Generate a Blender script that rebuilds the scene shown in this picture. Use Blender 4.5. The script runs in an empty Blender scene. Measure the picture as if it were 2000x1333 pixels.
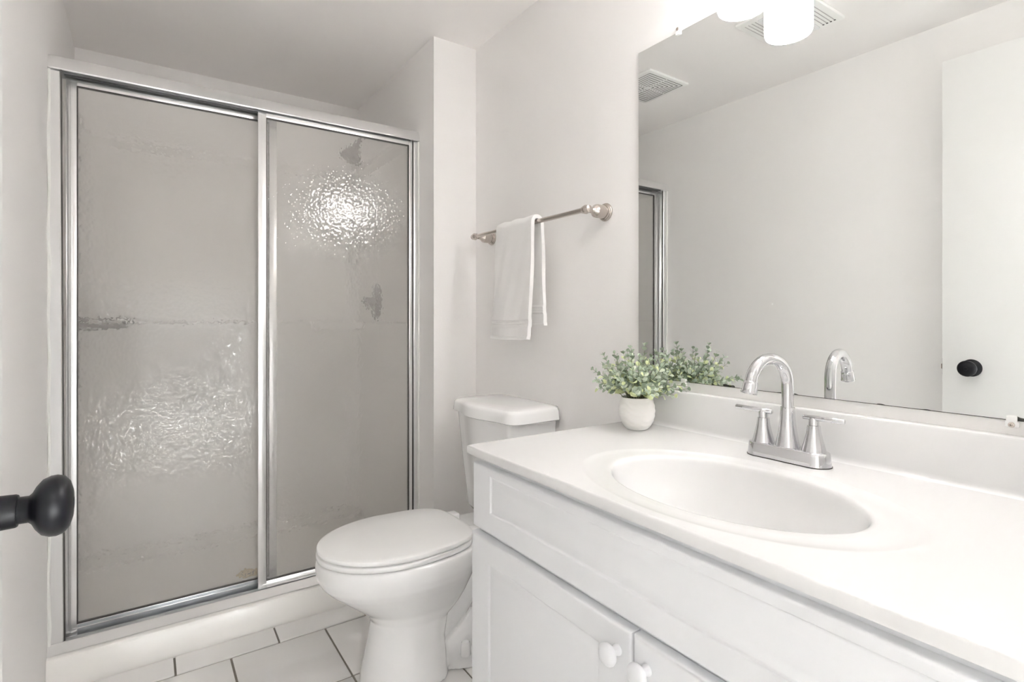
import bpy, bmesh, math, random
from mathutils import Vector, Matrix
random.seed(7)
PI = math.pi
S = bpy.context.scene
C = S.collection

# ------------------------------------------------------------------ camera
CAM_H = 1.09
cam_d = bpy.data.cameras.new('camera'); cam = bpy.data.objects.new('camera', cam_d); C.objects.link(cam)
cam.location = (0, 0, CAM_H)
cam.rotation_euler = (PI/2, 0, -math.radians(34.35))
cam_d.sensor_width = 36; cam_d.sensor_fit = 'HORIZONTAL'
cam_d.lens = 1056.5/2000*36
cam_d.shift_x = 0; cam_d.shift_y = -44.5/2000
cam_d.clip_start = 0.02; cam_d.clip_end = 60
S.camera = cam
# ------------------------------------------------------------------ colour management, world
S.view_settings.view_transform = 'Standard'; S.view_settings.look = 'None'
S.view_settings.gamma = 1; S.view_settings.use_curve_mapping = False
S.view_settings.exposure = 0.80
W = bpy.data.worlds.new('world'); S.world = W; W.use_nodes = True
W.node_tree.nodes['Background'].inputs[0].default_value = (0.9, 0.95, 1, 1)
W.node_tree.nodes['Background'].inputs[1].default_value = 0.3
LAMP = 14.0        # shades of the vanity light
BULB = 16.0
HALL_FILL = 8.0        # added unseen hallway lamp, fill light through the doorway

# added fill light at a made-up hallway window, shining in through the doorway
dl = bpy.data.lights.new('window_fill', 'AREA'); dl.shape = 'RECTANGLE'; dl.size = 1.9; dl.size_y = 1.1
dl.energy = 820; dl.color = (0.94, 0.97, 1.0)
dlo = bpy.data.objects.new('window_fill', dl); C.objects.link(dlo); dlo.location = (0.72, -1.76, 0.62); dlo.rotation_euler = (PI/2, 0, PI)
S.cycles.max_bounces = 16; S.cycles.diffuse_bounces = 14; S.cycles.transmission_bounces = 12; S.cycles.glossy_bounces = 8

# ------------------------------------------------------------------ room numbers (metres)
XL, XR = -0.231, 1.1486          # left wall, right (mirror) wall
XS = 0.9554                      # right side wall of the shower
YB, YR = 2.862, 1.948            # shower back wall, wall beside the shower
YF = -0.03                       # doorway wall (inner face)
ZC = 2.21

# ------------------------------------------------------------------ materials
def mat(name, col, rough=0.5, metal=0.0, bump=None, coat=0, spec=0.5, emis=None, estr=0, var=None):
    m = bpy.data.materials.new(name); m.use_nodes = True
    nt = m.node_tree; b = nt.nodes['Principled BSDF']
    b.inputs['Base Color'].default_value = (*col, 1)
    b.inputs['Roughness'].default_value = rough
    b.inputs['Metallic'].default_value = metal
    b.inputs['Specular IOR Level'].default_value = spec
    b.inputs['Coat Weight'].default_value = coat
    b.inputs['Coat Roughness'].default_value = 0.05
    if emis: b.inputs['Emission Color'].default_value = (*emis, 1); b.inputs['Emission Strength'].default_value = estr
    tc = nt.nodes.new('ShaderNodeTexCoord')
    if bump:
        sc, st, det = bump
        n = nt.nodes.new('ShaderNodeTexNoise'); n.inputs['Scale'].default_value = sc; n.inputs['Detail'].default_value = det
        bp = nt.nodes.new('ShaderNodeBump'); bp.inputs['Strength'].default_value = st; bp.inputs['Distance'].default_value = 0.002
        nt.links.new(tc.outputs['Object'], n.inputs['Vector'])
        nt.links.new(n.outputs[0], bp.inputs['Height']); nt.links.new(bp.outputs[0], b.inputs['Normal'])
    if var:
        sc, amt = var
        n = nt.nodes.new('ShaderNodeTexNoise'); n.inputs['Scale'].default_value = sc; n.inputs['Detail'].default_value = 3
        mx = nt.nodes.new('ShaderNodeMix'); mx.data_type = 'RGBA'
        mx.inputs[6].default_value = (*[c*(1-amt) for c in col], 1); mx.inputs[7].default_value = (*[min(1, c*(1+amt)) for c in col], 1)
        nt.links.new(tc.outputs['Object'], n.inputs['Vector']); nt.links.new(n.outputs[0], mx.inputs[0])
        nt.links.new(mx.outputs[2], b.inputs['Base Color'])
    return m

M = {}
M['wall'] = mat('wall_paint', (0.874, 0.861, 0.851), 0.55, bump=(260, 0.12, 2))
M['ceil'] = mat('ceiling_paint', (0.888, 0.868, 0.856), 0.8, bump=(200, 0.1, 2))
M['trim'] = mat('trim_paint', (0.82, 0.815, 0.8), 0.35)
M['door'] = mat('door_paint', (0.80, 0.80, 0.79), 0.42, bump=(180, 0.05, 2))
M['surround'] = mat('surround_acrylic', (0.92, 0.905, 0.89), 0.22)
M['pan'] = mat('pan_acrylic', (0.91, 0.895, 0.865), 0.18, coat=0.3)
M['grout'] = mat('grout', (0.24, 0.22, 0.19), 0.9, bump=(400, 0.5, 3), var=(30, 0.2))
M['tile'] = mat('floor_tile', (0.82, 0.81, 0.80), 0.12, coat=0.3, var=(3, 0.02))
M['marble'] = mat('cultured_marble', (0.745, 0.744, 0.744), 0.22, coat=0.25)
M['cab'] = mat('cabinet_white', (0.78, 0.79, 0.81), 0.33, bump=(90, 0.03, 2))
M['cabdark'] = mat('cabinet_inside', (0.5, 0.49, 0.48), 0.6)
M['porc'] = mat('porcelain', (0.90, 0.90, 0.90), 0.08, coat=0.6)
M['seat'] = mat('seat_plastic', (0.86, 0.86, 0.855), 0.2)
M['alu'] = mat('bright_aluminium', (0.90, 0.90, 0.90), 0.27, 0.9)
M['alugrey'] = mat('grey_aluminium', (0.40, 0.42, 0.44), 0.45, 0.8, var=(12, 0.25))  # darker, rougher aluminium for the rear panel's bottom rail
M['aludark'] = mat('anodised_groove', (0.42, 0.43, 0.43), 0.35, 0.9)
M['rubber'] = mat('dark_rubber', (0.05, 0.045, 0.04), 0.5)
M['chrome'] = mat('chrome', (0.70, 0.70, 0.715), 0.045, 1.0)
M['nickel'] = mat('brushed_nickel', (0.56, 0.51, 0.47), 0.24, 1.0, bump=(300, 0.05, 2))
M['showermetal'] = mat('dark_nickel', (0.26, 0.24, 0.22), 0.35, 0.8)
M['black'] = mat('matte_black', (0.004, 0.004, 0.006), 0.38, spec=0.28)
M['caulk'] = mat('caulk', (0.84, 0.84, 0.81), 0.35)
M['towel'] = mat('terry_cotton', (0.985, 0.975, 0.965), 0.95, bump=(900, 0.9, 3))
M['towel'].node_tree.nodes['Principled BSDF'].inputs['Sheen Weight'].default_value = 0.6
M['pot'] = mat('white_ceramic', (0.86, 0.85, 0.83), 0.45)
M['soil'] = mat('dark_moss', (0.05, 0.06, 0.04), 0.9, bump=(80, 1, 4))
M['stem'] = mat('stem_green', (0.20, 0.21, 0.12), 0.6)
M['brass'] = mat('brass_drain', (0.62, 0.47, 0.22), 0.3, 0.9)
M['grille'] = mat('grille_plastic', (0.86, 0.86, 0.84), 0.4)
M['slot'] = mat('grille_slot', (0.03, 0.03, 0.03), 0.8)
M['lens'] = mat('lens_plastic', (0.84, 0.85, 0.86), 0.3)
M['clip'] = mat('clear_plastic', (0.88, 0.88, 0.87), 0.1)
M['edge'] = mat('mirror_edge', (0.10, 0.11, 0.10), 0.3)
M['print'] = mat('grey_print', (0.12, 0.12, 0.12), 0.5)
M['shade'] = mat('opal_glass', (0.9, 0.9, 0.9), 0.25, emis=(1.0, 0.98, 0.968), estr=LAMP)
M['bulb'] = mat('lit_bulb', (1, 1, 1), 0.3, emis=(1.0, 0.975, 0.955), estr=BULB)
M['hallfill'] = mat('hall_fill_glass', (1, 1, 1), 0.3, emis=(1.0, 0.985, 0.96), estr=HALL_FILL)
M['woodfloor'] = mat('hall_floor', (0.78, 0.76, 0.73), 0.5, var=(6, 0.1))

def mat_mirror():
    m = bpy.data.materials.new('mirror_silver'); m.use_nodes = True; nt = m.node_tree
    b = nt.nodes['Principled BSDF']; b.inputs['Metallic'].default_value = 1; b.inputs['Roughness'].default_value = 0.0
    tc = nt.nodes.new('ShaderNodeTexCoord'); sep = nt.nodes.new('ShaderNodeSeparateXYZ')
    nt.links.new(tc.outputs['Object'], sep.inputs[0])
    n = nt.nodes.new('ShaderNodeTexNoise'); n.inputs['Scale'].default_value = 14; n.inputs['Detail'].default_value = 2.5
    mp = nt.nodes.new('ShaderNodeMapping'); mp.inputs['Scale'].default_value = (1, 1, 2.2)
    nt.links.new(tc.outputs['Object'], mp.inputs[0]); nt.links.new(mp.outputs[0], n.inputs['Vector'])
    # height of the worn silvering above the bottom edge: (noise-0.56)*0.05 + 0.0008
    a = nt.nodes.new('ShaderNodeMath'); a.operation = 'MULTIPLY_ADD'; a.inputs[1].default_value = 0.055; a.inputs[2].default_value = -0.0305
    nt.links.new(n.outputs[0], a.inputs[0])
    mxm = nt.nodes.new('ShaderNodeMath'); mxm.operation = 'MAXIMUM'; mxm.inputs[1].default_value = 0.0012
    nt.links.new(a.outputs[0], mxm.inputs[0])
    z0 = nt.nodes.new('ShaderNodeMath'); z0.operation = 'SUBTRACT'; z0.inputs[1].default_value = 0.927
    nt.links.new(sep.outputs[2], z0.inputs[0])
    lt = nt.nodes.new('ShaderNodeMath'); lt.operation = 'LESS_THAN'
    nt.links.new(z0.outputs[0], lt.inputs[0]); nt.links.new(mxm.outputs[0], lt.inputs[1])
    mx = nt.nodes.new('ShaderNodeMix'); mx.data_type = 'RGBA'
    mx.inputs[6].default_value = (0.90, 0.915, 0.905, 1); mx.inputs[7].default_value = (0.12, 0.12, 0.11, 1)
    nt.links.new(lt.outputs[0], mx.inputs[0]); nt.links.new(mx.outputs[2], b.inputs['Base Color'])
    return m
M['mirror'] = mat_mirror()

def mat_glass(name, strength):
    m = bpy.data.materials.new(name); m.use_nodes = True; nt = m.node_tree
    nt.nodes.remove(nt.nodes['Principled BSDF']); out = nt.nodes['Material Output']
    tc = nt.nodes.new('ShaderNodeTexCoord')
    mp = nt.nodes.new('ShaderNodeMapping'); mp.inputs['Scale'].default_value = (1, 0.0, 0.85)
    nt.links.new(tc.outputs['Object'], mp.inputs[0])
    v = nt.nodes.new('ShaderNodeTexVoronoi'); v.feature = 'SMOOTH_F1'; v.inputs['Scale'].default_value = 105
    v.inputs['Smoothness'].default_value = 0.8; v.inputs['Randomness'].default_value = 1
    nt.links.new(mp.outputs[0], v.inputs['Vector'])
    n = nt.nodes.new('ShaderNodeTexNoise'); n.inputs['Scale'].default_value = 60; n.inputs['Detail'].default_value = 1
    nt.links.new(mp.outputs[0], n.inputs['Vector'])
    ad = nt.nodes.new('ShaderNodeMath'); ad.operation = 'ADD'
    nt.links.new(v.outputs[0], ad.inputs[0]); nt.links.new(n.outputs[0], ad.inputs[1])
    bp = nt.nodes.new('ShaderNodeBump'); bp.inputs['Strength'].default_value = strength; bp.inputs['Distance'].default_value = 0.001
    nt.links.new(ad.outputs[0], bp.inputs['Height'])
    g = nt.nodes.new('ShaderNodeBsdfGlass'); g.inputs['IOR'].default_value = 1.52; g.inputs['Roughness'].default_value = 0.012
    g.inputs['Color'].default_value = (1.0, 0.995, 0.985, 1)
    nt.links.new(bp.outputs[0], g.inputs['Normal'])
    t = nt.nodes.new('ShaderNodeBsdfTransparent'); t.inputs['Color'].default_value = (0.98, 0.975, 0.965, 1)
    m1 = nt.nodes.new('ShaderNodeMixShader'); m1.inputs[0].default_value = 0.97
    nt.links.new(t.outputs[0], m1.inputs[1]); nt.links.new(g.outputs[0], m1.inputs[2])
    # soap film on the pane; its white share also adds brightness to the shower
    df = nt.nodes.new('ShaderNodeBsdfDiffuse'); df.inputs['Color'].default_value = (0.95, 0.94, 0.925, 1)
    tl = nt.nodes.new('ShaderNodeBsdfTranslucent'); tl.inputs['Color'].default_value = (0.95, 0.94, 0.925, 1)
    m2 = nt.nodes.new('ShaderNodeMixShader'); m2.inputs[0].default_value = 0.4
    nt.links.new(df.outputs[0], m2.inputs[1]); nt.links.new(tl.outputs[0], m2.inputs[2])
    mx = nt.nodes.new('ShaderNodeMixShader'); mx.inputs[0].default_value = 0.22
    nt.links.new(m1.outputs[0], mx.inputs[1]); nt.links.new(m2.outputs[0], mx.inputs[2])
    nt.links.new(mx.outputs[0], out.inputs['Surface'])
    return m
M['glass'] = mat_glass('hammered_glass', 0.8); M['glassflat'] = mat_glass('inner_glass_side', 0.4)

def mat_leaf():
    m = mat('leaf_green', (0.3, 0.4, 0.2), 0.55); nt = m.node_tree; b = nt.nodes['Principled BSDF']
    g = nt.nodes.new('ShaderNodeNewGeometry'); r = nt.nodes.new('ShaderNodeValToRGB')
    e = r.color_ramp.elements
    e[0].position = 0; e[0].color = (0.19, 0.25, 0.16, 1)
    e[1].position = 1; e[1].color = (0.70, 0.74, 0.42, 1)
    for p, c in ((0.25, (0.32, 0.39, 0.29)), (0.5, (0.50, 0.57, 0.46)), (0.7, (0.62, 0.67, 0.56)), (0.85, (0.66, 0.72, 0.42))):
        x = e.new(p); x.color = (*c, 1)
    nt.links.new(g.outputs['Random Per Island'], r.inputs[0]); nt.links.new(r.outputs[0], b.inputs['Base Color'])
    return m
M['leaf'] = mat_leaf()

# ------------------------------------------------------------------ helpers
def obj(name, bm, m, parent=None, smooth=True, ang=35, mods=()):
    bmesh.ops.recalc_face_normals(bm, faces=bm.faces)
    me = bpy.data.meshes.new(name); bm.to_mesh(me); bm.free()
    ms = m if isinstance(m, (list, tuple)) else [m]
    for x in ms: me.materials.append(M[x])
    o = bpy.data.objects.new(name, me); C.objects.link(o)
    if parent is not None:
        o.parent = parent; 
        o.matrix_parent_inverse = PINV(parent)
    if smooth:
        for p in me.polygons: p.use_smooth = True
        try: me.set_sharp_from_angle(angle=math.radians(ang))
        except Exception: pass
    for k in mods:
        md = o.modifiers.new(k[0], k[0])
        for a, v in k[1].items(): setattr(md, a, v)
    return o
def wm(o):
    m = o.matrix_basis.copy()
    while o.parent:
        m = o.parent.matrix_basis @ (o.matrix_parent_inverse @ m); o = o.parent
    return m
def PINV(p): return wm(p).inverted()
def thing(name, label, cat, loc=(0, 0, 0), group=None):
    o = bpy.data.objects.new(name, None); C.objects.link(o); o.location = loc; o.empty_display_size = 0.05
    o['label'] = label; o['category'] = cat
    if group: o['group'] = group
    return o
def tag(o, label, cat, group=None):
    o['label'] = label; o['category'] = cat
    if group: o['group'] = group
    return o
def struct(name, bm, m, **k):
    o = obj(name, bm, m, **k); o['kind'] = 'structure'; return o

def box(bm, a, b, bev=0, seg=2, mi=0):
    a2 = [min(a[i], b[i]) for i in range(3)]; b2 = [max(a[i], b[i]) for i in range(3)]
    mtx = Matrix.Translation([(a2[i]+b2[i])/2 for i in range(3)]) @ Matrix.Diagonal([b2[i]-a2[i] for i in range(3)]+[1])
    r = bmesh.ops.create_cube(bm, size=1, matrix=mtx); vs = r['verts']
    fs = {f for v in vs for f in v.link_faces}
    for f in fs: f.material_index = mi
    if bev:
        es = list({e for v in vs for e in v.link_edges})
        bmesh.ops.bevel(bm, geom=es, offset=bev, segments=seg, profile=0.5, affect='EDGES')
    return vs
def BX(a, b, bev=0, seg=2):
    bm = bmesh.new(); box(bm, a, b, bev, seg); return bm
def rings(bm, rs, closed=True, cap0=False, cap1=False, mi=0):
    """rs: list of rings (lists of points, same count)"""
    vs = [[bm.verts.new(p) for p in r] for r in rs]; n = len(vs[0])
    for i in range(len(vs)-1):
        for j in range(n if closed else n-1):
            k = (j+1) % n
            f = bm.faces.new((vs[i][j], vs[i][k], vs[i+1][k], vs[i+1][j])); f.material_index = mi
    if cap0: bm.faces.new(list(reversed(vs[0]))).material_index = mi
    if cap1: bm.faces.new(vs[-1]).material_index = mi
    return vs
def frame_of(d):
    d = Vector(d).normalized(); u = Vector((0, 0, 1)) if abs(d.z) < .9 else Vector((1, 0, 0))
    a = d.cross(u).normalized(); return d, a, d.cross(a).normalized()
def lathe(bm, prof, o=(0, 0, 0), axis=(0, 0, 1), n=40, cap=True, mi=0, mod=None):
    """prof: list of (r, h) along axis"""
    d, a, b = frame_of(axis); o = Vector(o); rs = []
    for r, h in prof:
        rs.append([o + d*h + (a*math.cos(t)+b*math.sin(t))*(r if not mod else r*mod(t, h)) for t in [2*PI*k/n for k in range(n)]])
    return rings(bm, rs, True, cap, cap, mi)
def tube(bm, pts, r, n=14, cap=True, mi=0):
    pts = [Vector(p) for p in pts]; rs = []
    rad = r if isinstance(r, (list, tuple)) else [r]*len(pts)
    t0 = (pts[1]-pts[0]).normalized(); _, a, b = frame_of(t0)
    for i, p in enumerate(pts):
        t = (pts[min(i+1, len(pts)-1)]-pts[max(i-1, 0)]).normalized()
        a = (a - t*a.dot(t)).normalized(); b = t.cross(a)
        rs.append([p+(a*math.cos(x)+b*math.sin(x))*rad[i] for x in [2*PI*k/n for k in range(n)]])
    rings(bm, rs, True, cap, cap, mi)
def smoothpath(pts, k=6):
    P = [Vector(p) for p in pts]; out = []
    for i in range(len(P)-1):
        p0 = P[max(i-1, 0)]; p1 = P[i]; p2 = P[i+1]; p3 = P[min(i+2, len(P)-1)]
        for j in range(k):
            t = j/k
            out.append(0.5*((2*p1)+(p2-p0)*t+(2*p0-5*p1+4*p2-p3)*t*t+(3*p1-p0-3*p2+p3)*t**3))
    out.append(P[-1]); return out
def prism_x(bm, prof, x0, x1, mi=0):
    """profile of (y,z) extruded along x"""
    rings(bm, [[(x0, y, z) for y, z in prof], [(x1, y, z) for y, z in prof]], True, True, True, mi)

# ------------------------------------------------------------------ setting
T = 0.12
struct('wall_left', BX((XL-T, YF-T, 0), (XL, YB+T, ZC)), 'wall')
struct('wall_right', BX((XR, YF-T, 0), (XR+T, YR+0.01, ZC)), 'wall')
struct('wall_back', BX((XL, YB, 0), (XS, YB+T, ZC)), 'wall')
struct('wall_side', BX((XS, YR, 0), (XR+T, YB+T, ZC)), 'wall')
bm = bmesh.new()
DX0, DX1, DZ = -0.165, 0.64, 2.045
box(bm, (XL, YF-T, 0), (DX0, YF, ZC)); box(bm, (DX1, YF-T, 0), (XR, YF, ZC)); box(bm, (DX0, YF-T, DZ), (DX1, YF, ZC))
struct('wall_front', bm, 'wall')
struct('ceiling', BX((XL-T, YF-T, ZC), (XR+T, YB+T, ZC+0.1)), 'ceil')
# tiled floor: slabs over a grout bed, the joints are real gaps
bm = bmesh.new()
box(bm, (XL, YF-T, -0.06), (XR, 2.05, -0.003), mi=1)
xs = [0.2346+0.2955*k for k in range(-3, 6)]; ys = [1.940-0.3045*k for k in range(0, 8)]
g = 0.003
for i in range(len(xs)-1):
    for j in range(len(ys)-1):
        x0, x1 = max(xs[i]+g, XL), min(xs[i+1]-g, XR); y0, y1 = max(ys[j+1]+g, YF-T), ys[j]-g
        if x1-x0 > 0.01 and y1-y0 > 0.01: box(bm, (x0, y0, -0.01), (x1, y1, 0), 0.0015, 2)
struct('floor', bm, ['tile', 'grout'])
bm = bmesh.new()
xs2 = [0.084+0.296*k for k in range(-2, 5)]
for i in range(len(xs2)-1):
    x0, x1 = max(xs2[i]+g, XL), min(xs2[i+1]-g, XS)
    if x1 - x0 < .02: continue
    prof = [(1.943, -0.008), (1.943, 0.0), (1.9445, 0.0015), (1.98, 0.0035), (2.02, 0.006), (2.034, 0.0075), (2.0355, -0.008)]
    prism_x(bm, prof, x0, x1)
struct('trim_1', bm, 'tile', ang=20)
# door lining and casing
bm = bmesh.new()
box(bm, (DX0, YF-T, 0), (DX0+0.018, YF, DZ)); box(bm, (DX1-0.018, YF-T, 0), (DX1, YF, DZ)); box(bm, (DX0, YF-T, DZ-0.018), (DX1, YF, DZ))
struct('trim_2', bm, 'trim')
bm = bmesh.new()
box(bm, (DX0-0.055, YF, 0), (DX0+0.006, YF+0.009, DZ+0.055), 0.003); box(bm, (DX1-0.006, YF, 0), (DX1+0.055, YF+0.014, DZ+0.055), 0.003)
box(bm, (DX0+0.006, YF, DZ-0.006), (DX1-0.006, YF+0.009, DZ+0.055), 0.003)
struct('trim_3', bm, 'trim')
# hallway behind the camera
HY = -1.75
struct('wall_hall_left', BX((-1.25, HY, 0), (-1.15, YF-T, 2.4)), 'wall')
struct('wall_hall_right', BX((1.9, HY, 0), (2.0, YF-T, 2.4)), 'wall')
bm = bmesh.new()
WX0, WX1, WZ0, WZ1 = -0.25, 1.70, 0.03, 1.25
box(bm, (-1.25, HY-0.1, 0), (WX0, HY, 2.4)); box(bm, (WX1, HY-0.1, 0), (2.0, HY, 2.4)); box(bm, (WX0, HY-0.1, 0), (WX1, HY, WZ0)); box(bm, (WX0, HY-0.1, WZ1), (WX1, HY, 2.4))
struct('wall_hall_back', bm, 'wall')
bm = bmesh.new()
for a, b in (((WX0, WZ0), (WX0+.05, WZ1)), ((WX1-.05, WZ0), (WX1, WZ1)), ((WX0, WZ0), (WX1, WZ0+.05)), ((WX0, WZ1-.05), (WX1, WZ1)), (((WX0+WX1)/2-.02, WZ0), ((WX0+WX1)/2+.02, WZ1))):
    box(bm, (a[0], HY-.08, a[1]), (b[0], HY-.04, b[1]))
struct('fill_window_1', bm, 'trim')  # invented window frame around the fill light, set low
bm = bmesh.new(); box(bm, (-1.25, YF-T, 0), (XL-T, YF-T+0.1, 2.4)); box(bm, (XR+T, YF-T, 0), (2.0, YF-T+0.1, 2.4)); box(bm, (XL-T, YF-T, ZC+0.1), (XR+T, YF-T+0.1, 2.4))
struct('wall_hall_front', bm, 'wall')
struct('trim_4', BX((-1.25, HY-0.1, 2.4), (2.0, YF-T+0.1, 2.5)), 'ceil')
struct('trim_5', BX((-1.25, HY-0.1, -0.06), (2.0, YF-T, 0)), 'woodfloor')
t = thing('hall_fill_light', 'added round fill light on the unseen hallway ceiling outside the door', 'fill light', (0.25, -0.85, 2.4))
bm = bmesh.new(); lathe(bm, [(0.17, 0), (0.17, -0.03), (0.165, -0.035)], (0.25, -0.85, 2.4)); obj('rim', bm, 'nickel', t)
bm = bmesh.new(); lathe(bm, [(0.158, -0.036), (0.15, -0.06), (0.12, -0.085), (0.06, -0.1), (0.005, -0.104)], (0.25, -0.85, 2.4)); obj('diffuser', bm, 'hallfill', t)

# ------------------------------------------------------------------ open room door with knobs
fx = -0.1165                     # face towards the mirror
dr = BX((fx-0.035, YF+0.012, 0.012), (fx, 0.742, 2.023), 0.0015)
door = struct('door_1', dr, 'door')
door['label'] = 'flat white room door standing open against the left wall'
def knob(s, name_label):
    bm = bmesh.new(); x0 = fx if s > 0 else fx-0.035
    k = 1 if s > 0 else 0.68
    pr = [(0.030, 0), (0.031, 0.003), (0.028, 0.006), (0.020, 0.0085), (0.0155, 0.0105), (0.0150, 0.022), (0.0142, 0.0235), (0.0122, 0.0238), (0.0122, 0.031),
          (0.0145, 0.034), (0.020, 0.0375), (0.0255, 0.043), (0.0280, 0.050), (0.0283, 0.056), (0.0265, 0.0625), (0.0215, 0.0675), (0.0130, 0.0705), (0.006, 0.0712), (0.0055, 0.0695), (0.001, 0.0695)]
    lathe(bm, [(r*.98, (h if h < .031 else .031+(h-.031)*.80)*k) for r, h in pr], (x0, 0.657, 0.9155), (s, 0, 0), 56)
    o = obj('door_knob', bm, 'black', door, ang=50); o['label'] = name_label
knob(1, 'matte black round door knob'); knob(-1, 'matte black round door knob')
obj('latch', BX((fx-0.028, 0.740, 0.885), (fx-0.007, 0.744, 0.945)), 'black', door)
obj('latch_bolt', BX((fx-0.023, 0.743, 0.905), (fx-0.012, 0.750, 0.924), 0.002), 'nickel', door)

# ------------------------------------------------------------------ shower stall: pan, surround, drain
t = thing('shower_pan', 'white acrylic shower base with raised curb under the sliding glass doors', 'shower base', (0.36, 2.4, 0))
bm = bmesh.new()
curb = [(2.042, 0), (2.0445, 0.03), (2.049, 0.088), (2.052, 0.095), (2.058, 0.0985), (2.066, 0.0995), (2.155, 0.0995), (2.165, 0.094), (2.172, 0.06), (2.2, 0.048),
        (2.45, 0.040), (2.80, 0.050), (2.815, 0.055), (2.82, 0.098), (2.825, 0.104), (2.86, 0.105), (2.86, 0)]
prism_x(bm, curb, XL+0.001, XS-0.001)
obj('base', bm, 'pan', t, ang=25)
bm = bmesh.new(); lathe(bm, [(0.045, 0), (0.045, 0.003), (0.040, 0.004), (0.012, 0.0035), (0.004, 0.003)], (0.36, 2.45, 0.0402))
for k in range(8):
    a = k*PI/4; lathe(bm, [(0.005, 0), (0.005, 0.0007)], (0.36+0.025*math.cos(a), 2.45+0.025*math.sin(a), 0.0440), n=10, mi=1)
tag(obj('shower_drain', bm, ['brass', 'rubber'], t), '', '')
for c in t.children:
    for k in ('label', 'category'):
        if k in c: del c[k]
sr = thing('shower_surround', 'pale acrylic wall panels lining the shower behind the glass', 'shower surround', (0.36, 2.85, 0.105))
SZ = 1.865
bm = bmesh.new()
prof = [(0.0, 0.106), (0.028, 0.106), (0.022, 0.135), (0.014, 0.16), (0.014, 1.045), (0.020, 1.062), (0.020, 1.068), (0.012, 1.075), (0.012, SZ-0.05), (0.034, SZ-0.02), (0.036, SZ-0.004), (0.034, SZ), (0.0, SZ)]
# left, back, right panels as one U of profiles with rounded corners
path = [(XL+0.0005, 2.17, (1, 0)), (XL+0.0005, YB-0.08, (1, 0))]
cr = 0.08
for k in range(1, 7):
    a = k/7*PI/2; path.append((XL+cr-cr*math.cos(a), YB-cr+cr*math.sin(a), (math.cos(a), -math.sin(a))))
path += [(XL+cr, YB-0.0005, (0, -1)), (XS-cr, YB-0.0005, (0, -1))]
for k in range(1, 7):
    a = k/7*PI/2; path.append((XS-cr+cr*math.sin(a), YB-cr+cr*math.cos(a), (-math.sin(a), -math.cos(a))))
path += [(XS-0.0005, YB-cr, (-1, 0)), (XS-0.0005, 2.17, (-1, 0))]
rs = [[(x+n[0]*o, y+n[1]*o, z) for o, z in prof] for x, y, n in path]
rings(bm, rs, True, True, True)
obj('wall_panel', bm, 'surround', sr, ang=25)
# moulded corner ledge on the right
bm = bmesh.new()
pts = [(XS-0.012, YB-0.012)] + [(XS-0.012-0.23*math.cos(a), YB-0.012-0.12*math.sin(a)) for a in [k/10*PI/2 for k in range(11)]]
rings(bm, [[(x, y, 1.035) for x, y in pts], [(x, y, 1.075) for x, y in pts]], True, True, True)
obj('soap_ledge', bm, 'surround', sr, ang=40)

sh = thing('corner_caddy', 'small dark metal shelf in the left back corner of the shower', 'shower shelf', (-0.15, 2.78, 1.06))
def arc_pts(r, z): return [(XL+0.020, YB-0.020, z)]+[(XL+0.020+r*math.cos(a), YB-0.020-r*0.75*math.sin(a), z) for a in [k/12*PI/2 for k in range(13)]]
bm = bmesh.new(); rings(bm, [arc_pts(.10, 1.046), arc_pts(.155, 1.052), arc_pts(.172, 1.068), arc_pts(.165, 1.068), arc_pts(.15, 1.058)], True, True, True); obj('tray', bm, 'showermetal', sh)
bm = bmesh.new(); tube(bm, arc_pts(.172, 1.086)[1:], .0045, 8)
for k in (1, 5, 9, 12): p = arc_pts(.170, 0)[k]; tube(bm, [(p[0], p[1], 1.066), (p[0], p[1], 1.086)], .004, 8)
obj('rail', bm, 'showermetal', sh)

sh = thing('wall_shower', 'dark nickel shower head on a short arm, blurred behind the right glass', 'shower head', (XS, 2.54, 1.98))
bm = bmesh.new(); lathe(bm, [(0.03, 0), (0.03, 0.004), (0.012, 0.012)], (XS, 2.54, 1.985), (-1, 0, 0)); obj('flange', bm, 'showermetal', sh)
bm = bmesh.new(); tube(bm, smoothpath([(XS, 2.54, 1.985), (XS-0.05, 2.54, 1.99), (XS-0.085, 2.54, 1.965), (XS-0.11, 2.54, 1.925)]), 0.011); obj('arm', bm, 'showermetal', sh)
bm = bmesh.new(); lathe(bm, [(0.014, 0), (0.017, 0.02), (0.022, 0.03), (0.042, 0.07), (0.050, 0.085), (0.050, 0.095), (0.044, 0.098), (0.002, 0.098)], (XS-0.108, 2.54, 1.928), (-0.42, 0, -0.9)); obj('spray_head', bm, 'showermetal', sh)
sh = thing('shower_valve', 'oval metal shower valve plate with lever, blurred behind the right glass', 'shower valve', (XS, 2.54, 1.17))
bm = bmesh.new()
d, n = [], 40
rs = [[(XS-0.0125-h, 2.54+r*0.062*math.cos(2*PI*k/n), 1.17+r*0.092*math.sin(2*PI*k/n)) for k in range(n)] for r, h in [(1, 0), (1, 0.003), (0.93, 0.008), (0.5, 0.012), (0.4, 0.016)]]
rings(bm, rs, True, True, True); obj('escutcheon', bm, 'showermetal', sh)
bm = bmesh.new(); lathe(bm, [(0.026, 0), (0.024, 0.03), (0.022, 0.05), (0.012, 0.056)], (XS-0.025, 2.54, 1.17), (-1, 0, 0)); tube(bm, [(XS-0.06, 2.54, 1.175), (XS-0.075, 2.515, 1.16), (XS-0.082, 2.475, 1.135)], [0.011, 0.009, 0.007]); obj('lever', bm, 'showermetal', sh)

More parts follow.
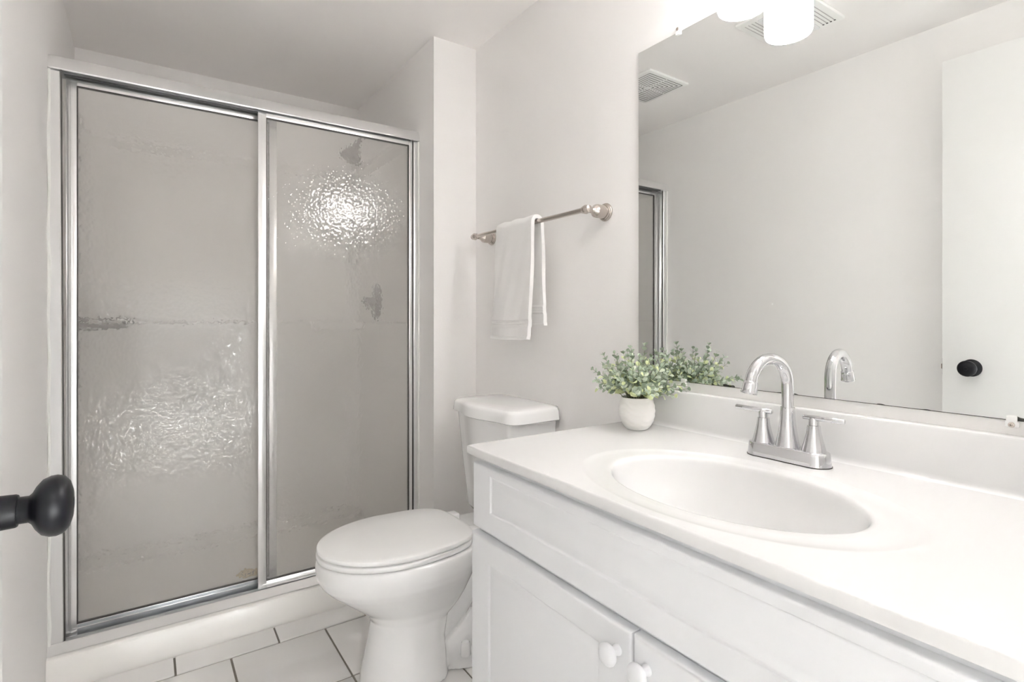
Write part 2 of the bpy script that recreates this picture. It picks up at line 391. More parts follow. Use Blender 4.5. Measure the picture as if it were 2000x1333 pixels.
# ------------------------------------------------------------------ framed sliding shower doors
en = thing('shower_enclosure', 'silver framed sliding shower doors with hammered glass between the walls', 'shower door', (0.36, 2.1, 0.1))
HT, HB = 1.871, 1.827
bm = bmesh.new()
prism_x(bm, [(2.078, HB+0.001), (2.0765, HB+0.004), (2.0785, HB+0.012), (2.084, HB+0.030), (2.090, HT-0.003), (2.093, HT), (2.150, HT), (2.153, HT-0.003), (2.153, HB), (2.150, HB), (2.150, HT-0.006), (2.0965, HT-0.006), (2.086, HB+0.012), (2.083, HB+0.001)], XL+0.001, XS-0.001)
obj('header_rail', bm, 'alu', en, ang=30)
bm = bmesh.new(); box(bm, (XL+0.035, 2.104, HB+0.002), (XS-0.03, 2.109, HT-0.01)); box(bm, (XL+0.035, 2.126, HB+0.002), (XS-0.03, 2.130, HT-0.01)); obj('roller_track', bm, 'aludark', en)
for nm, x0, x1, s in (('l', XL+0.004, XL+0.033, 1), ('r', XS-0.036, XS-0.002, -1)):
    bm = bmesh.new()
    if s > 0:
        # the left jamb leans slightly, as the wall does
        P = [(x0, 2.088), (x1-0.002, 2.088), (x1, 2.090), (x1, 2.150), (x0, 2.150)]
        rings(bm, [[(x+0.004, y, 0.122) for x, y in P], [(x-0.004, y, HB) for x, y in P]], True, True, True)
    else:
        box(bm, (x0+0.012, 2.088, 0.122), (x1, 2.150, HB), 0.002); box(bm, (x0+0.006, 2.094, 0.122), (x0+0.010, 2.140, HB))
    obj('side_jamb', bm, 'alu', en, ang=30)
    bm = bmesh.new()
    if s > 0: rings(bm, [[(x+dx, y, z) for x, y in ((x1, 2.0905), (x1+.004, 2.0915), (x1+.004, 2.096), (x1, 2.096))] for dx, z in ((.004, .124), (-.004, HB))], True, True, True)
    else: box(bm, (x0+.008, 2.091, .124), (x0+.012, 2.097, HB))
    obj('jamb_strip', bm, 'rubber', en)  # thin dark strip along the jamb's inner edge
bm = bmesh.new()
prism_x(bm, [(2.062, 0.1005), (2.060, 0.1025), (2.0635, 0.1045), (2.082, 0.122), (2.086, 0.1245), (2.088, 0.122), (2.088, 0.108), (2.112, 0.108), (2.112, 0.122), (2.115, 0.122), (2.115, 0.108), (2.148, 0.108), (2.148, 0.135), (2.153, 0.135), (2.153, 0.1005)], XL+0.001, XS-0.001)
obj('bottom_track', bm, 'alu', en, ang=25)
bm = bmesh.new(); box(bm, (XL+0.04, 2.0895, 0.109), (XS-0.04, 2.111, 0.1125)); obj('track_groove', bm, 'aludark', en)
def panel(x0, x1, yc, z0, z1, w, zr, dk):
    """framed sliding panel: stiles w wide, rails, rebate lip, glass"""
    bm = bmesh.new(); h = 0.0085
    box(bm, (x0, yc-h, z0), (x0+w, yc+h, z1), 0.0015); box(bm, (x1-w*dk, yc-h, z0), (x1, yc+h, z1), 0.0015)
    box(bm, (x0+w, yc-h, z1-0.018), (x1-w*dk, yc+h, z1), 0.0015)
    box(bm, (x0+w, yc-h, z0), (x1-w*dk, yc+h, zr), 0.0015, mi=1 if dk == 1.0 else 0)
    # slim raised bead along the stile and rail fronts
    box(bm, (x0+w*0.42, yc-h-0.0015, z0+0.012), (x0+w*0.58, yc-h+0.001, z1-0.010), 0.0006)
    box(bm, (x0+w*0.5, yc-h-0.0015, zr-0.014), (x1-w*dk*0.5, yc-h+0.001, zr-0.010), 0.0006)
    fr = obj('sliding_panel', bm, ['alu', 'alugrey'], en, ang=30)
    gx0, gx1, gz0, gz1 = x0+w-0.003, x1-w*dk+0.003, zr-0.003, z1-0.018+0.003
    bm = bmesh.new()
    for a, b in (((gx0+0.003, yc-h+0.002, gz0+0.003), (gx0+0.0055, yc+h-0.002, gz1-0.003)), ((gx1-0.0055, yc-h+0.002, gz0+0.003), (gx1-0.003, yc+h-0.002, gz1-0.003)),
                 ((gx0+0.003, yc-h+0.002, gz0+0.003), (gx1-0.003, yc+h-0.002, gz0+0.0055)), ((gx0+0.003, yc-h+0.002, gz1-0.0055), (gx1-0.003, yc+h-0.002, gz1-0.003))):
        box(bm, a, b)
    obj('glazing_seal', bm, 'rubber', fr, smooth=False)
    bm = BX((gx0, yc-0.0025, gz0), (gx1, yc+0.0025, gz1))
    for f in bm.faces: f.material_index = 0 if f.calc_center_median().y < yc-0.002 else 1   # only the room side is hammered
    obj('glass_pane', bm, ['glass', 'glassflat'], fr, smooth=False)
    return fr
panel(0.339, 0.9275, 2.100, 0.1245, 1.826, 0.027, 0.150, 0.55)
panel(-0.192, 0.407, 2.132, 0.1125, 1.822, 0.026, 0.150, 1.0)
for x in (XL+0.0045, XS-0.0035):
    bm = bmesh.new(); s = 1 if x < 0.5 else -1
    pts = [(x-0.001*s+0.0015*s*math.sin(k*1.7), 2.086+0.0004*math.sin(k*2.9), 0.102+k*(HB-0.102)/24) for k in range(25)]
    tube(bm, pts, [0.0042+0.0008*math.sin(k*1.3) for k in range(25)], 10); obj('caulk_bead', bm, 'caulk', en)

# ------------------------------------------------------------------ toilet
YT = 1.568
def plan(xf, xb, w, xm=None, n=56, eb=3.2, yc=YT):
    xm = xm if xm is not None else xf+(xb-xf)*0.56; P = []
    for k in range(n):
        t = 2*PI*k/n; c, s = math.cos(t), math.sin(t)
        if c < 0: P.append((xm+c*(xm-xf), yc+s*w))
        else: P.append((xm+(abs(c)**(2/eb))*(xb-xm), yc+(1 if s > 0 else -1)*(abs(s)**(2/eb))*w if abs(s) > 1e-9 else yc))
    return P
to = thing('toilet', 'white two-piece toilet with closed elongated lid between vanity and shower', 'toilet', (0.8, YT, 0))
bm = bmesh.new()
sec = [(0.0, .532, .785, .118, 4), (.03, .535, .782, .114, 4), (.12, .556, .775, .106, 4), (.185, .566, .79, .107, 3.5), (.22, .54, .83, .120, 3.2), (.25, .502, .85, .137, 3), (.28, .465, .865, .154, 2.8),
       (.305, .436, .88, .168, 2.6), (.325, .418, .89, .178, 2.5), (.35, .407, .90, .185, 2.5), (.375, .404, .905, .187, 2.5), (.390, .406, .905, .186, 2.5), (.396, .410, .90, .182, 2.5)]
rings(bm, [[(x, y, z) for x, y in plan(a, b, w, eb=e)] for z, a, b, w, e in sec], True, True, True)
# deck under the tank
rings(bm, [[(x, y, z) for x, y in plan(.80, 1.125, w, .93, eb=5)] for z, w in ((.30, .085), (.345, .115), (.385, .122), (.395, .118))], True, True, True)
# trapway and foot
tube(bm, smoothpath([(.74, YT, .10), (.80, YT, .145), (.87, YT, .225), (.94, YT, .285), (1.01, YT, .27), (1.05, YT, .19), (1.05, YT, .09), (1.05, YT, .0)], 5), 0.068, 20)
rings(bm, [[(x, y, z) for x, y in plan(.74, 1.10, w, .92, eb=5)] for z, w in ((0, .118), (.03, .116), (.045, .10))], True, True, True)
tube(bm, smoothpath([(.78, YT-.035, .03), (.86, YT-.04, .08), (.95, YT-.04, .10), (1.0, YT-.03, .05)], 5), 0.05, 16)
obj('bowl', bm, 'porc', to, ang=180, mods=(('REMESH', dict(mode='VOXEL', voxel_size=0.005, use_smooth_shade=True)), ('SMOOTH', dict(factor=0.5, iterations=9))))
def slab(name, xf, xb, w, z0, z1, m, r=0.006, parent=to, crown=0, eb=3.0, xm=None):
    bm = bmesh.new(); prof = [(r, 0), (r*.3, r*.3), (0, r), (0, z1-z0-r), (r*.3, z1-z0-r*.3), (r, z1-z0), (r*3, z1-z0+crown*.4), (w*.5, z1-z0+crown*.9), (w*.9, z1-z0+crown)]
    rs = []
    for ins, h in prof:
        xm_ = xf+(xb-xf)*0.52; q = []
        for x, y in plan(xf+ins, xb-ins, w-ins, xm_, eb=7, n=96):
            u = max(0, (x-xm_)/(xb-xm_)); q.append((x-.012*(u**6)*abs((y-YT)/w)**2, YT+(y-YT)*(1-.25*u*u), z0+h))
        rs.append(q)
    rings(bm, rs, True, True, True)
    return obj(name, bm, m, parent, ang=40)
slab('seat', .407, .86, .1825, .3985, .4145, 'seat', 0.005)
slab('lid', .409, .862, .182, .4165, .431, 'seat', 0.005, crown=0.006)
for s in (-1, 1):
    bm = bmesh.new(); box(bm, (.855, YT+s*.075-.02, .397), (.895, YT+s*.075+.02, .425), .006, 3); obj('hinge', bm, 'seat', to)
# tank
TY = 1.568
def tplan(x0, xw, x1, w, n=10, r=.03):
    """tank plan: back flat at x1, rounded sides, bowed front reaching x0, wings at xw"""
    P = [(x1, TY-w+r*.6)]
    for k in range(1, 4): a = k/4*PI/2; P.append((x1-r*.6*(math.sin(a)), TY-w+r*.6*(1-math.sin(a)) ))
    P.append((xw+r, TY-w))
    for k in range(1, 5): a = k/5*PI/2; P.append((xw+r-r*math.sin(a), TY-w+r-r*math.cos(a)))
    for k in range(13):
        u = -1+2*k/12; y = TY+u*(w-r); b = 0.5+0.5*math.cos(PI*min(1, abs(u)*1.0)); P.append((xw-(xw-x0)*b, y))
    for k in range(1, 5): a = k/5*PI/2; P.append((xw+r-r*math.cos(a), TY+w-r+r*math.sin(a)))
    P.append((xw+r, TY+w))
    for k in range(1, 4): a = k/4*PI/2; P.append((x1-r*.6*(1-math.sin(a)), TY+w-r*.6*(1-math.cos(a))))
    P.append((x1, TY+w-r*.6)); return P
bm = bmesh.new()
rs = []
for z, w, x0, xw in ((.402, .120, .985, 1.0), (.408, .142, .96, .978), (.425, .152, .95, .968), (.50, .158, .942, .962), (.60, .168, .932, .954), (.70, .178, .924, .948), (.765, .184, .919, .944)):
    rs.append([(x, y, z) for x, y in tplan(x0, xw, 1.138, w)])
rings(bm, rs, True, True, True); obj('tank', bm, 'porc', to, ang=50)
bm = bmesh.new(); rs = []
for z, i in ((.757, .004), (.760, .0), (.788, .003), (.796, .008), (.799, .016), (.8015, .035), (.803, .06)):
    rs.append([(x, y, z) for x, y in tplan(.900+i, .930+i, 1.142-i*.3, .204-i, r=.042)])
rings(bm, rs, True, True, True); obj('tank_lid', bm, 'porc', to, ang=50)
bm = bmesh.new(); lathe(bm, [(0.0165, 0), (0.0155, .02), (.0135, .036), (.010, .041), (.004, .043)], (.830, YT-.098, .045)); obj('bolt_cap', bm, 'porc', to)
bm = bmesh.new(); lathe(bm, [(0.015, 0), (0.0145, .02), (.0125, .036), (.010, .041), (.004, .043)], (.845, YT+.095, .046)); obj('bolt_cap', bm, 'porc', to)
bm = bmesh.new(); lathe(bm, [(.0035, 0), (.0035, .0006)], (.893, 1.607, .3965), n=16)
for k in range(8):
    y = 1.597-k*.0065; box(bm, (.891, y, .3965), (.895, y-.0035*(1 if k % 3 else .6), .3970))
mk = obj('printed_mark', bm, 'print', to, smooth=False)

# ------------------------------------------------------------------ vanity cabinet
va = thing('vanity_cabinet', 'white thermofoil vanity cabinet with raised panel doors under the sink top', 'cabinet', (0.87, 0.567, 0))
Y0, Y1, XF = 0.095, 1.0376, 0.622
bm = bmesh.new()
box(bm, (XF, Y1-.016, 0), (1.14, Y1, .788)); box(bm, (XF, Y0, 0), (1.14, Y0+.016, .788)); box(bm, (XF, Y0+.016, .09), (1.14, Y1-.016, .106)); box(bm, (1.134, Y0+.016, .106), (1.14, Y1-.016, .788))
box(bm, (XF+.07, Y0+.016, 0), (XF+.086, Y1-.016, .09))
box(bm, (XF, Y0+.016, .735), (XF+.018, Y1-.016, .788)); box(bm, (XF, Y0+.016, .61), (XF+.018, Y1-.016, .65)); box(bm, (XF, .555, .106), (XF+.018, .58, .61))
obj('body', bm, 'cab', va, smooth=False)
def rpanel(name, x, y0, y1, z0, z1, th, b=0.069, bt=0.047, bb=0.047, mi='cab'):
    """routed raised panel, face at x towards -X"""
    bm = bmesh.new(); rs = []
    def R(i, it, ib, dx):
        return [(x+dx, y0+i, z0+ib), (x+dx, y1-i, z0+ib), (x+dx, y1-i, z1-it), (x+dx, y0+i, z1-it)]
    L = [(0, 0, 0, th), (0, 0, 0, 0.005), (0.0007, 0.0007, 0.0007, 0.0025), (0.0025, 0.0025, 0.0025, 0.0006), (0.0045, 0.0045, 0.0045, 0.0), (0.0055, 0.0055, 0.0055, 0.0), (b-.001, bt-.001, bb-.001, 0.0)]
    for d, h in ((0, 0), (.0012, .0016), (.003, .0034), (.0045, .0038), (.006, .0036), (.019, .0006), (.021, .0004)): L.append((b+d, bt+d, bb+d, h))
    rings(bm, [R(*q) for q in L], True, True, True)
    return obj(name, bm, mi, va, ang=60)
rpanel('false_drawer_front', .6045, Y0, Y1, .6325, .7725, .017, .069, .0165, .044)
ymid = .5625
d1 = rpanel('door', .6005, ymid+.0015, Y1, .10, .6215, .019)
d2 = rpanel('door', .6005, Y0, ymid-.0015, .10, .6215, .019)
for d, y in ((d1, .592), (d2, .5335)):
    bm = bmesh.new(); lathe(bm, [(.0085, -.004), (.0085, .002), (.0068, .006), (.0068, .012), (.010, .0155), (.0160, .0185), (.0172, .0215), (.0168, .0245), (.0145, .0272), (.009, .0290), (.002, .0295)], (.6005, y, .583), (-1, 0, 0)); o = obj('knob', bm, 'cab', d); 

# ------------------------------------------------------------------ sink top
vt = thing('sink_counter', 'white cultured marble sink top with integral oval basin and backsplash', 'sink top', (0.87, 0.567, 0.79))
TX0, TX1, TY0, TY1, ZT, ZB = .5956, 1.1476, .085, 1.049, .809, .7895
angs = set(2*PI*k/120 for k in range(120))
bc = (.82, .56); oc = (.805, .547)
bm = bmesh.new()
corn = [math.atan2(y-oc[1], x-oc[0]) % (2*PI) for x in (TX0, TX1) for y in (TY0, TY1)]
# snap nearest sample to each corner
A = sorted(angs)
for c in corn:
    j = min(range(len(A)), key=lambda i: abs((A[i]-c+PI) % (2*PI)-PI)); A[j] = c
A.sort()
def rect_pt(a, ins=0):
    c, s = math.cos(a), math.sin(a)
    kx = ((TX1-ins-oc[0]) if c > 0 else (oc[0]-TX0-ins))/max(1e-9, abs(c)); ky = ((TY1-ins-oc[1]) if s > 0 else (oc[1]-TY0-ins))/max(1e-9, abs(s))
    k = min(kx, ky); return (oc[0]+c*k, oc[1]+s*k)
def ell(a, cx, cy, rx, ry):
    # same polar direction from centre
    c, s = math.cos(a), math.sin(a); k = 1/math.sqrt((c/rx)**2+(s/ry)**2); return (cx+c*k, cy+s*k)
RX, RY = .150, .220
top = []
def er(sc, z, blend=0.0, rx=RX, ry=RY):
    cx = bc[0]*(1-blend)+oc[0]*blend; cy = bc[1]*(1-blend)+oc[1]*blend
    return [(*ell(a, cx, cy, rx*sc, ry*sc), z) for a in A]
L = [(.02, -.150), (.12, -.150), (.25, -.147), (.4, -.140), (.55, -.128), (.68, -.112), (.78, -.094), (.86, -.074), (.915, -.053), (.95, -.036), (.972, -.023), (.985, -.0155), (.996, -.0105), (1.008, -.0078), (1.025, -.0062), (1.05, -.0054)]
for s, dz in L: top.append(er(s, ZT+dz))
for rx, ry, dz in ((.168, .243, -.0046), (.178, .259, -.0036), (.185, .271, -.0022), (.189, .278, -.0008), (.192, .283, -.0001), (.1935, .286, 0)):
    top.append([(*ell(a, oc[0]+ (bc[0]-oc[0])*max(0, (.1935-rx)/.0435), oc[1]+(bc[1]-oc[1])*max(0, (.1935-rx)/.0435), rx, ry), ZT+dz) for a in A])
# keep the outermost ellipse inside the rectangle
def lim(p, m):
    return (min(max(p[0], TX0+m), TX1-m), min(max(p[1], TY0+m), TY1-m), p[2])
top = [[lim(p, .008) for p in r] for r in top]
for ins, z in ((.0105, ZT), (.0040, ZT), (.0036, ZT), (.0018, ZT-.0005), (.0005, ZT-.0018), (0, ZT-.0036), (0, ZB+.003), (.002, ZB)): top.append([(*rect_pt(a, ins), z) for a in A])
top.append([(*ell(a, bc[0], bc[1], RX+.02, RY+.02), ZB) for a in A])
for s, dz in ((1.08, -.06), (.95, -.10), (.8, -.135), (.5, -.160), (.05, -.168)): top.append(er(s, ZT+dz))
rings(bm, top, True, True, True)
obj('worktop', bm, 'marble', vt, ang=50)
bm = bmesh.new()
# backsplash with a small cove at its foot
prof = [(TX1, ZT-.001), (TX1-.030, ZT+.0002), (TX1-.026, ZT+.0008), (TX1-.0225, ZT+.003), (TX1-.0205, ZT+.007), (TX1-.020, ZT+.012), (TX1-.020, .898), (TX1-.0185, .9015), (TX1-.0155, .903), (TX1, .903)]
rings(bm, [[(x, TY0, z) for x, z in prof], [(x, TY1-.004, z) for x, z in prof]], True, True, True)
obj('backsplash', bm, 'marble', vt, ang=40)
bm = bmesh.new(); lathe(bm, [(.022, 0), (.022, .002), (.018, .003), (.016, .001), (.003, .003)], (bc[0], bc[1], ZT-.150)); obj('drain', bm, 'chrome', vt)

# ------------------------------------------------------------------ faucet
FX, FY = 1.058, .578
fa = thing('faucet', 'chrome two-handle gooseneck faucet on the back edge of the sink', 'faucet', (FX, FY, ZT))
bm = bmesh.new(); rs = []
def capsule(hl, r, z, n=28):
    P = []
    for k in range(n):
        a = PI*k/(n-1); P.append((FX+r*math.cos(a), FY+hl+r*math.sin(a), z))
    for k in range(n):
        a = PI+PI*k/(n-1); P.append((FX+r*math.cos(a), FY-hl+r*math.sin(a), z))
    return P
for r, z in ((.0265, ZT+.001), (.0275, ZT+.002), (.0270, ZT+.006), (.0255, ZT+.020), (.0245, ZT+.026), (.0225, ZT+.0275), (.015, ZT+.028)): rs.append(capsule(.054, r, z))
rings(bm, rs, True, True, True); obj('base_plate', bm, 'chrome', fa, ang=50)
bm = bmesh.new(); rings(bm, [capsule(.054, .0285, ZT+.0001), capsule(.054, .0285, ZT+.0018)], True, True, True); obj('gasket', bm, 'rubber', fa)
bm = bmesh.new()
lathe(bm, [(.0225, .027), (.0212, .034), (.0185, .048), (.0163, .063), (.0145, .080), (.0135, .097), (.0131, .104), (.0128, .1045)], (FX, FY, ZT), n=48)
dv = Vector((-.108, .013, 0)).normalized(); R = .054
pts = [Vector((FX, FY, ZT+.10)), Vector((FX, FY, ZT+.12)), Vector((FX, FY, ZT+.14)), Vector((FX, FY, ZT+.148))]
for k in range(1, 24):
    a = PI*1.0*k/23*0.93; pts.append(Vector((FX, FY, ZT+.148))+dv*(R-R*math.cos(a))+Vector((0, 0, R*math.sin(a))))
tube(bm, pts, .0113, 28)
sp = obj('spout', bm, 'chrome', fa, ang=50)
end = pts[-1]; td = (pts[-1]-pts[-2]).normalized()
bm = bmesh.new(); lathe(bm, [(.0113, -.001), (.0126, .0), (.0130, .006), (.0140, .018), (.0150, .0205), (.0145, .022), (.011, .0222), (.0105, .019), (.002, .019)], end, td, 32); obj('aerator', bm, 'chrome', sp, ang=50)
for s in (1, -1):
    bm = bmesh.new(); y = FY+s*.0508
    lathe(bm, [(.0215, .027), (.0205, .032), (.0180, .042), (.0155, .052), (.0132, .063), (.0118, .074), (.0116, .0765), (.0095, .0772)], (FX, y, ZT), n=44)
    lathe(bm, [(.0092, .076), (.0092, .088), (.0075, .0915), (.004, .093)], (FX, y, ZT), n=30)
    h = obj('handle', bm, 'chrome', fa, ang=40)
    bm = bmesh.new(); yy0, yy1 = y-s*.020, y+s*.058
    tube(bm, [(FX-.001, yy0, ZT+.0905), (FX-.001, yy0+s*.0015, ZT+.0905), (FX-.006, yy1-s*.0015, ZT+.0925), (FX-.006, yy1, ZT+.0925)], [.0035, .0048, .0048, .0035], 20)
    obj('lever', bm, 'chrome', h, ang=50)

# ------------------------------------------------------------------ mirror and clips
MX = 1.1436
bm = bmesh.new(); box(bm, (MX, .10, .927), (XR-.0002, 1.047, 1.830), mi=1)
for f in bm.faces:
    if f.calc_center_median().x < MX+1e-5: f.material_index = 0
tag(obj('wall_mirror', bm, ['mirror', 'edge'], smooth=False), 'large frameless rectangular mirror on the wall above the sink backsplash', 'mirror')
clabels = {0: 'clear plastic mirror clip on the bottom edge behind the potted plant', 1: 'clear plastic mirror clip with screw on the bottom edge at the far right',
           2: 'clear plastic mirror clip with screw on the top edge left of the light'}
for i, (y, z, s) in enumerate(((.894, .927, 1), (.2617, .927, 1), (.911, 1.830, -1))):
    c = thing('mirror_clip', clabels[i], 'clip', (XR, y, z), group='clips holding the wall mirror')
    bm = bmesh.new(); box(bm, (MX-.0045, y-.009, z-s*.011), (XR-.0001, y+.009, z-s*.0005), .003, 3); box(bm, (MX-.0045, y-.007, z-s*.002), (MX-.0012, y+.007, z+s*.008), .0014, 2)
    obj('body', bm, 'clip', c)
    bm = bmesh.new(); lathe(bm, [(.0045, 0), (.0042, .0012), (.0018, .0018), (.0012, .0004)], (MX-.0042, y, z-s*.0065), (-1, 0, 0), 20)
    obj('screw', bm, 'nickel', c)

# ------------------------------------------------------------------ vanity light
vl = thing('vanity_light', 'wall light with two lit white glass shades above the mirror', 'wall light', (XR, .545, 1.93))
bm = bmesh.new(); box(bm, (XR-.028, .36, 1.885), (XR-.0005, .73, 1.985), .006, 3); obj('back_plate', bm, 'nickel', vl)
for y in (.6726, .4174):
    LX = 1.0526
    bm = bmesh.new(); tube(bm, smoothpath([(XR-.026, y, 1.945), (XR-.06, y, 1.95), (LX+.005, y, 1.945), (LX, y, 1.92), (LX, y, 1.892)]), .007)
    lathe(bm, [(.008, 0), (.026, -.004), (.028, -.012), (.028, -.024), (.02, -.026)], (LX, y, 1.905)); obj('arm', bm, 'nickel', vl)
    bm = bmesh.new()
    lathe(bm, [(.020, 1.888), (.042, 1.886), (.0495, 1.880), (.051, 1.870), (.051, 1.762), (.0505, 1.753), (.0485, 1.7475), (.0465, 1.750), (.0462, 1.760), (.0465, 1.868), (.040, 1.880), (.020, 1.8835)], (LX, y, 0), n=48, cap=False)
    shd = obj('shade', bm, 'shade', vl)
    bm = bmesh.new(); lathe(bm, [(.012, 1.88), (.013, 1.86), (.022, 1.845), (.029, 1.82), (.028, 1.80), (.018, 1.783), (.004, 1.778)], (LX, y, 0)); obj('bulb', bm, 'bulb', shd)

# ------------------------------------------------------------------ ceiling vents (seen in the mirror)
ev = thing('exhaust_fan_grille', 'square white ceiling vent with concentric slots near the shower', 'ceiling vent', (.28, 1.785, ZC))
cx, cy, hs = .280, 1.780, .134
bm = bmesh.new(); box(bm, (cx-hs, cy-hs, ZC-.012), (cx+hs, cy+hs, ZC-.0002), .004, 2); obj('cover', bm, 'grille', ev)
bm = bmesh.new()
for k in range(7):
    a = .020+k*.0155; w = .0012; z = ZC-.0127
    for s in (-1, 1):
        for (p, q) in (((-a, s*a-w), (-.004, s*a+w)), ((.004, s*a-w), (a, s*a+w))): box(bm, (cx+p[0], cy+p[1], z), (cx+q[0], cy+q[1], ZC-.011))
        for (p, q) in (((s*a-w, -a), (s*a+w, -.004)), ((s*a-w, .004), (s*a+w, a))): box(bm, (cx+p[0], cy+p[1], z), (cx+q[0], cy+q[1], ZC-.011))
o = obj('slots', bm, 'slot', ev, smooth=False)
ev = thing('ceiling_fan_cover', 'square white slatted ceiling fan cover above the vanity, seen in the mirror', 'ceiling vent', (.285, 1.09, ZC))
bm = bmesh.new(); cx, cy = .285, 1.088; hx, hy = .140, .134
box(bm, (cx-hx, cy-hy, ZC-.014), (cx+hx, cy+hy, ZC-.0002), .005, 2); obj('cover', bm, 'grille', ev)
bm = bmesh.new(); box(bm, (cx-hx+.02, cy-.055, ZC-.022), (cx+hx-.02, cy+.055, ZC-.0135), .005, 2); obj('lens', bm, 'lens', ev)
for s in (-1, 1):
    bm = bmesh.new()
    for k in range(4):
        y = cy+s*(.068+k*.0135); box(bm, (cx-hx+.028, y-.0016, ZC-.0147), (cx+hx-.028, y+.0016, ZC-.0135)); box(bm, (cx-hx+.022, y-.003, ZC-.0150), (cx-hx+.028, y+.003, ZC-.0135), mi=1)
    obj('slots', bm, ['cabdark', 'slot'], ev, smooth=False)

# ------------------------------------------------------------------ towel bar
BXX, BZ, YP0, YP1 = 1.068, 1.4075, 1.180, 1.818
tb = thing('towel_bar', 'brushed nickel towel bar on the wall above the toilet', 'towel bar', (XR, 1.5, BZ))
bm = bmesh.new(); tube(bm, [(BXX, YP0, BZ), (BXX, YP1, BZ)], .0072, 20); obj('bar', bm, 'nickel', tb)
for y, s in ((YP0, -1), (YP1, 1)):
    bm = bmesh.new()
    lathe(bm, [(.0265, .0003), (.0275, .003), (.0265, .006), (.0235, .0075), (.0245, .010), (.0225, .012), (.0200, .0125), (.0200, .036), (.0185, .040), (.0195, .042), (.0185, .045), (.012, .052), (.0085, .060), (.0085, .066)], (XR, y, BZ), (-1, 0, 0), 36)
    p = obj('wall_post', bm, 'nickel', tb, ang=50)
    bm = bmesh.new()
    lathe(bm, [(.0075, -.017), (.0095, -.0155), (.0095, -.0135), (.0115, -.0085), (.0135, 0), (.0115, .0085), (.0090, .0115), (.0105, .013), (.0105, .0145), (.005, .0165), (.001, .017)], (BXX, y, BZ), (0, s, 0), 32)
    obj('finial', bm, 'nickel', p, ang=50)

# ------------------------------------------------------------------ towel
bm = bmesh.new()
ny = 40; prof = []
zb0, zb1 = 1.022, 1.066
for k in range(170):
    u = k/169; z = zb0+(BZ-zb0)*u; x = 1.030+.020*u**.7-.003*math.sin(u*9)*(1-u)
    prof.append((x, z, 0, u))
for k in range(1, 12):
    a = PI*k/12; prof.append((BXX-.0175*math.cos(a), BZ+.0165*math.sin(a), 1, 1))
for k in range(150):
    u = 1-k/149; z = zb1+(BZ-zb1)*u; prof.append((1.0860+.006*(1-u), z, 2, u))
rs = []
for i, (x, z, sd, u) in enumerate(prof):
    row = []
    for j in range(ny+1):
        v = j/ny
        sk = .006*(1-u)
        ya, yb = (1.412+.002*u, 1.628+sk) if sd < 2 else (1.405+.006*u, 1.620)
        y = ya+(yb-ya)*v
        dx = .0030*math.sin(v*7+.6*u)*(1-u)*(1 if sd == 0 else .3) + .0012*math.sin(v*23+u*11)
        hem = 0
        if sd != 1:
            h = z-(zb0 if sd == 0 else zb1)
            if .040 < h < .066: hem = .0022+.0011*math.cos(h*2*PI/.0062)
            if h < .009: hem = -.0018
        x2 = x+dx+(hem if sd == 0 else -hem)
        zz = z - (.004*math.sin(v*3)+.003*v)*(1-u)*(1 if sd == 0 else 0)
        if sd == 1: zz += .0015*math.sin(v*16)
        row.append((x2, y, zz))
    rs.append(row)
rings(bm, rs, closed=False)
tw = obj('towel', bm, 'towel', None, ang=180, mods=(('SOLIDIFY', dict(thickness=0.013, offset=0.0)), ('BEVEL', dict(width=0.004, segments=3)), ('SUBSURF', dict(levels=1, render_levels=1))))
tag(tw, 'folded white terry hand towel hanging over the towel bar', 'towel')

# ------------------------------------------------------------------ potted eucalyptus
PX, PY = 1.037, .955
pl = thing('potted_plant', 'small artificial eucalyptus in a white ribbed pot on the sink top', 'plant', (PX, PY, ZT))
bm = bmesh.new()
hs = [0.0005, .002, .006, .014, .024, .034, .044, .054, .062, .069, .074, .078, .081, .082, .0815, .078, .070]
rr = [.024, .027, .031, .0370, .0412, .0436, .0446, .0444, .0432, .0414, .0402, .0400, .0400, .0390, .0375, .0365, .0365]
prof2 = []
for i in range(len(hs)-1):
    for k in range(3): t_ = k/3; prof2.append((rr[i]+(rr[i+1]-rr[i])*t_, hs[i]+(hs[i+1]-hs[i])*t_))
prof2.append((rr[-1], hs[-1]))
def ribs(t, h):
    w = max(0, min(1, (h-.004)/.01))*max(0, min(1, (.079-h)/.008))
    return 1+w*.034*(abs(math.sin(h*230+t*2.5+.8*math.sin(t*3)+.5*math.sin(t*7)))-.5)
lathe(bm, prof2, (PX, PY, ZT), n=180, mod=ribs); obj('pot', bm, 'pot', pl, ang=60)
bm = bmesh.new(); lathe(bm, [(.0364, .068), (.03, .072), (.015, .074), (.002, .075)], (PX, PY, ZT)); obj('moss', bm, 'soil', pl)
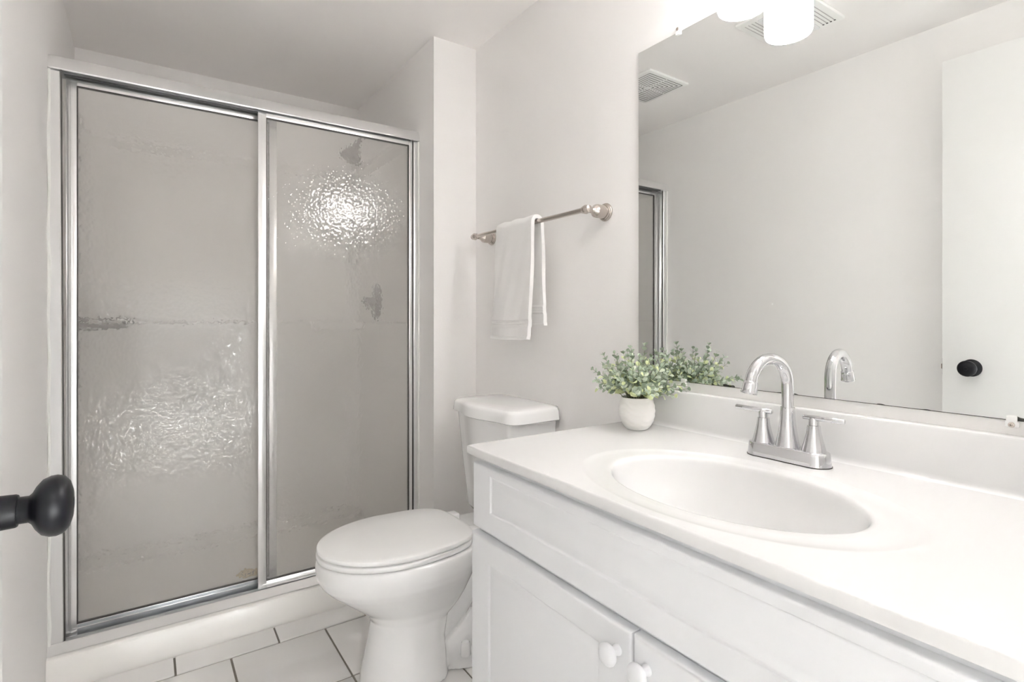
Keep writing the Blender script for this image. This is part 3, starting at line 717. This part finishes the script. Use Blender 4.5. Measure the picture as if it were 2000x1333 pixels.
def leaf(bm, p, d, up, L, Wd):
    d = d.normalized(); s = d.cross(up)
    if s.length < 1e-3: s = d.cross(Vector((1, 0, .3)))
    s.normalize(); n = s.cross(d).normalized()
    prof = [(0, .06), (.12, .42), (.32, .86), (.55, 1.0), (.78, .82), (.93, .45), (1.0, .05)]
    L0 = []; 
    for u, w in prof:
        c = p+d*(L*u)+n*(-.18*L*(u-.5)**2*2+.02*L)
        L0.append([c+s*(-Wd*w)+n*(.14*Wd*w), c, c+s*(Wd*w)+n*(.14*Wd*w)])
    vs = [[bm.verts.new(q) for q in r] for r in L0]
    for i in range(len(vs)-1):
        for j in range(2):
            f = bm.faces.new((vs[i][j], vs[i][j+1], vs[i+1][j+1], vs[i+1][j])); f.material_index = 0
rnd = random.Random(21)
sprigs = []
for k in range(50):
    az = 2*PI*(k*.618034); 
    u = (k+.5)/50
    el = math.radians(6+76*(u**.9)) if k % 3 else math.radians(rnd.uniform(-4, 32))
    ln = .098*(0.72+.5*rnd.random())*(1.0 if el > .5 else 1.05)
    sprigs.append((az, el, ln))
for az, el, ln in sprigs:
    dirv = Vector((math.cos(az)*math.cos(el), math.sin(az)*math.cos(el), math.sin(el)))
    if dirv.x > 0:   # keep clear of the mirror
        ln = min(ln, (MX-.014-PX)/max(.2, dirv.x)*.80)
    base = Vector((PX, PY, ZT+.070))+Vector((math.cos(az), math.sin(az), 0))*rnd.uniform(.002, .024)
    pts = []
    for i in range(9):
        u = i/8; q = base+Vector((0, 0, 1))*.022*min(1, u*3)*(1 if el < .8 else .5)+dirv*ln*u+Vector((0, 0, 1))*(.012*u*u if el > .3 else -.004*u*u+.010*u)
        q += Vector((rnd.uniform(-1, 1), rnd.uniform(-1, 1), rnd.uniform(-1, 1)))*.0012
        q.x = min(q.x, MX-.014); pts.append(q)
    bm = bmesh.new(); tube(bm, pts, [.0009-.00005*i for i in range(9)], 5, mi=1)
    nl = max(5, int(ln/.0125)); twist = rnd.random()*PI
    for i in range(nl):
        u = .30+.70*i/(nl-1); j = min(7, int(u*8)); fr = u*8-j; p = pts[j].lerp(pts[j+1], fr); tdir = (pts[j+1]-pts[j]).normalized()
        _, a, b = frame_of(tdir); ph = twist+i*PI/2+rnd.uniform(-.3, .3)
        for s in (0, PI):
            o_ = a*math.cos(ph+s)+b*math.sin(ph+s); L = (.0225-.0115*u)*rnd.uniform(.8, 1.2)
            dd = (o_+tdir*(.55+.5*u)); leaf(bm, p, dd, tdir, L, L*.44)
    leaf(bm, pts[-1], tdir, Vector((.2, .3, 1)), .009, .003)
    for v in bm.verts: v.co.x = min(v.co.x, MX-.003)
    obj('sprig', bm, ['leaf', 'stem'], pl, ang=180)
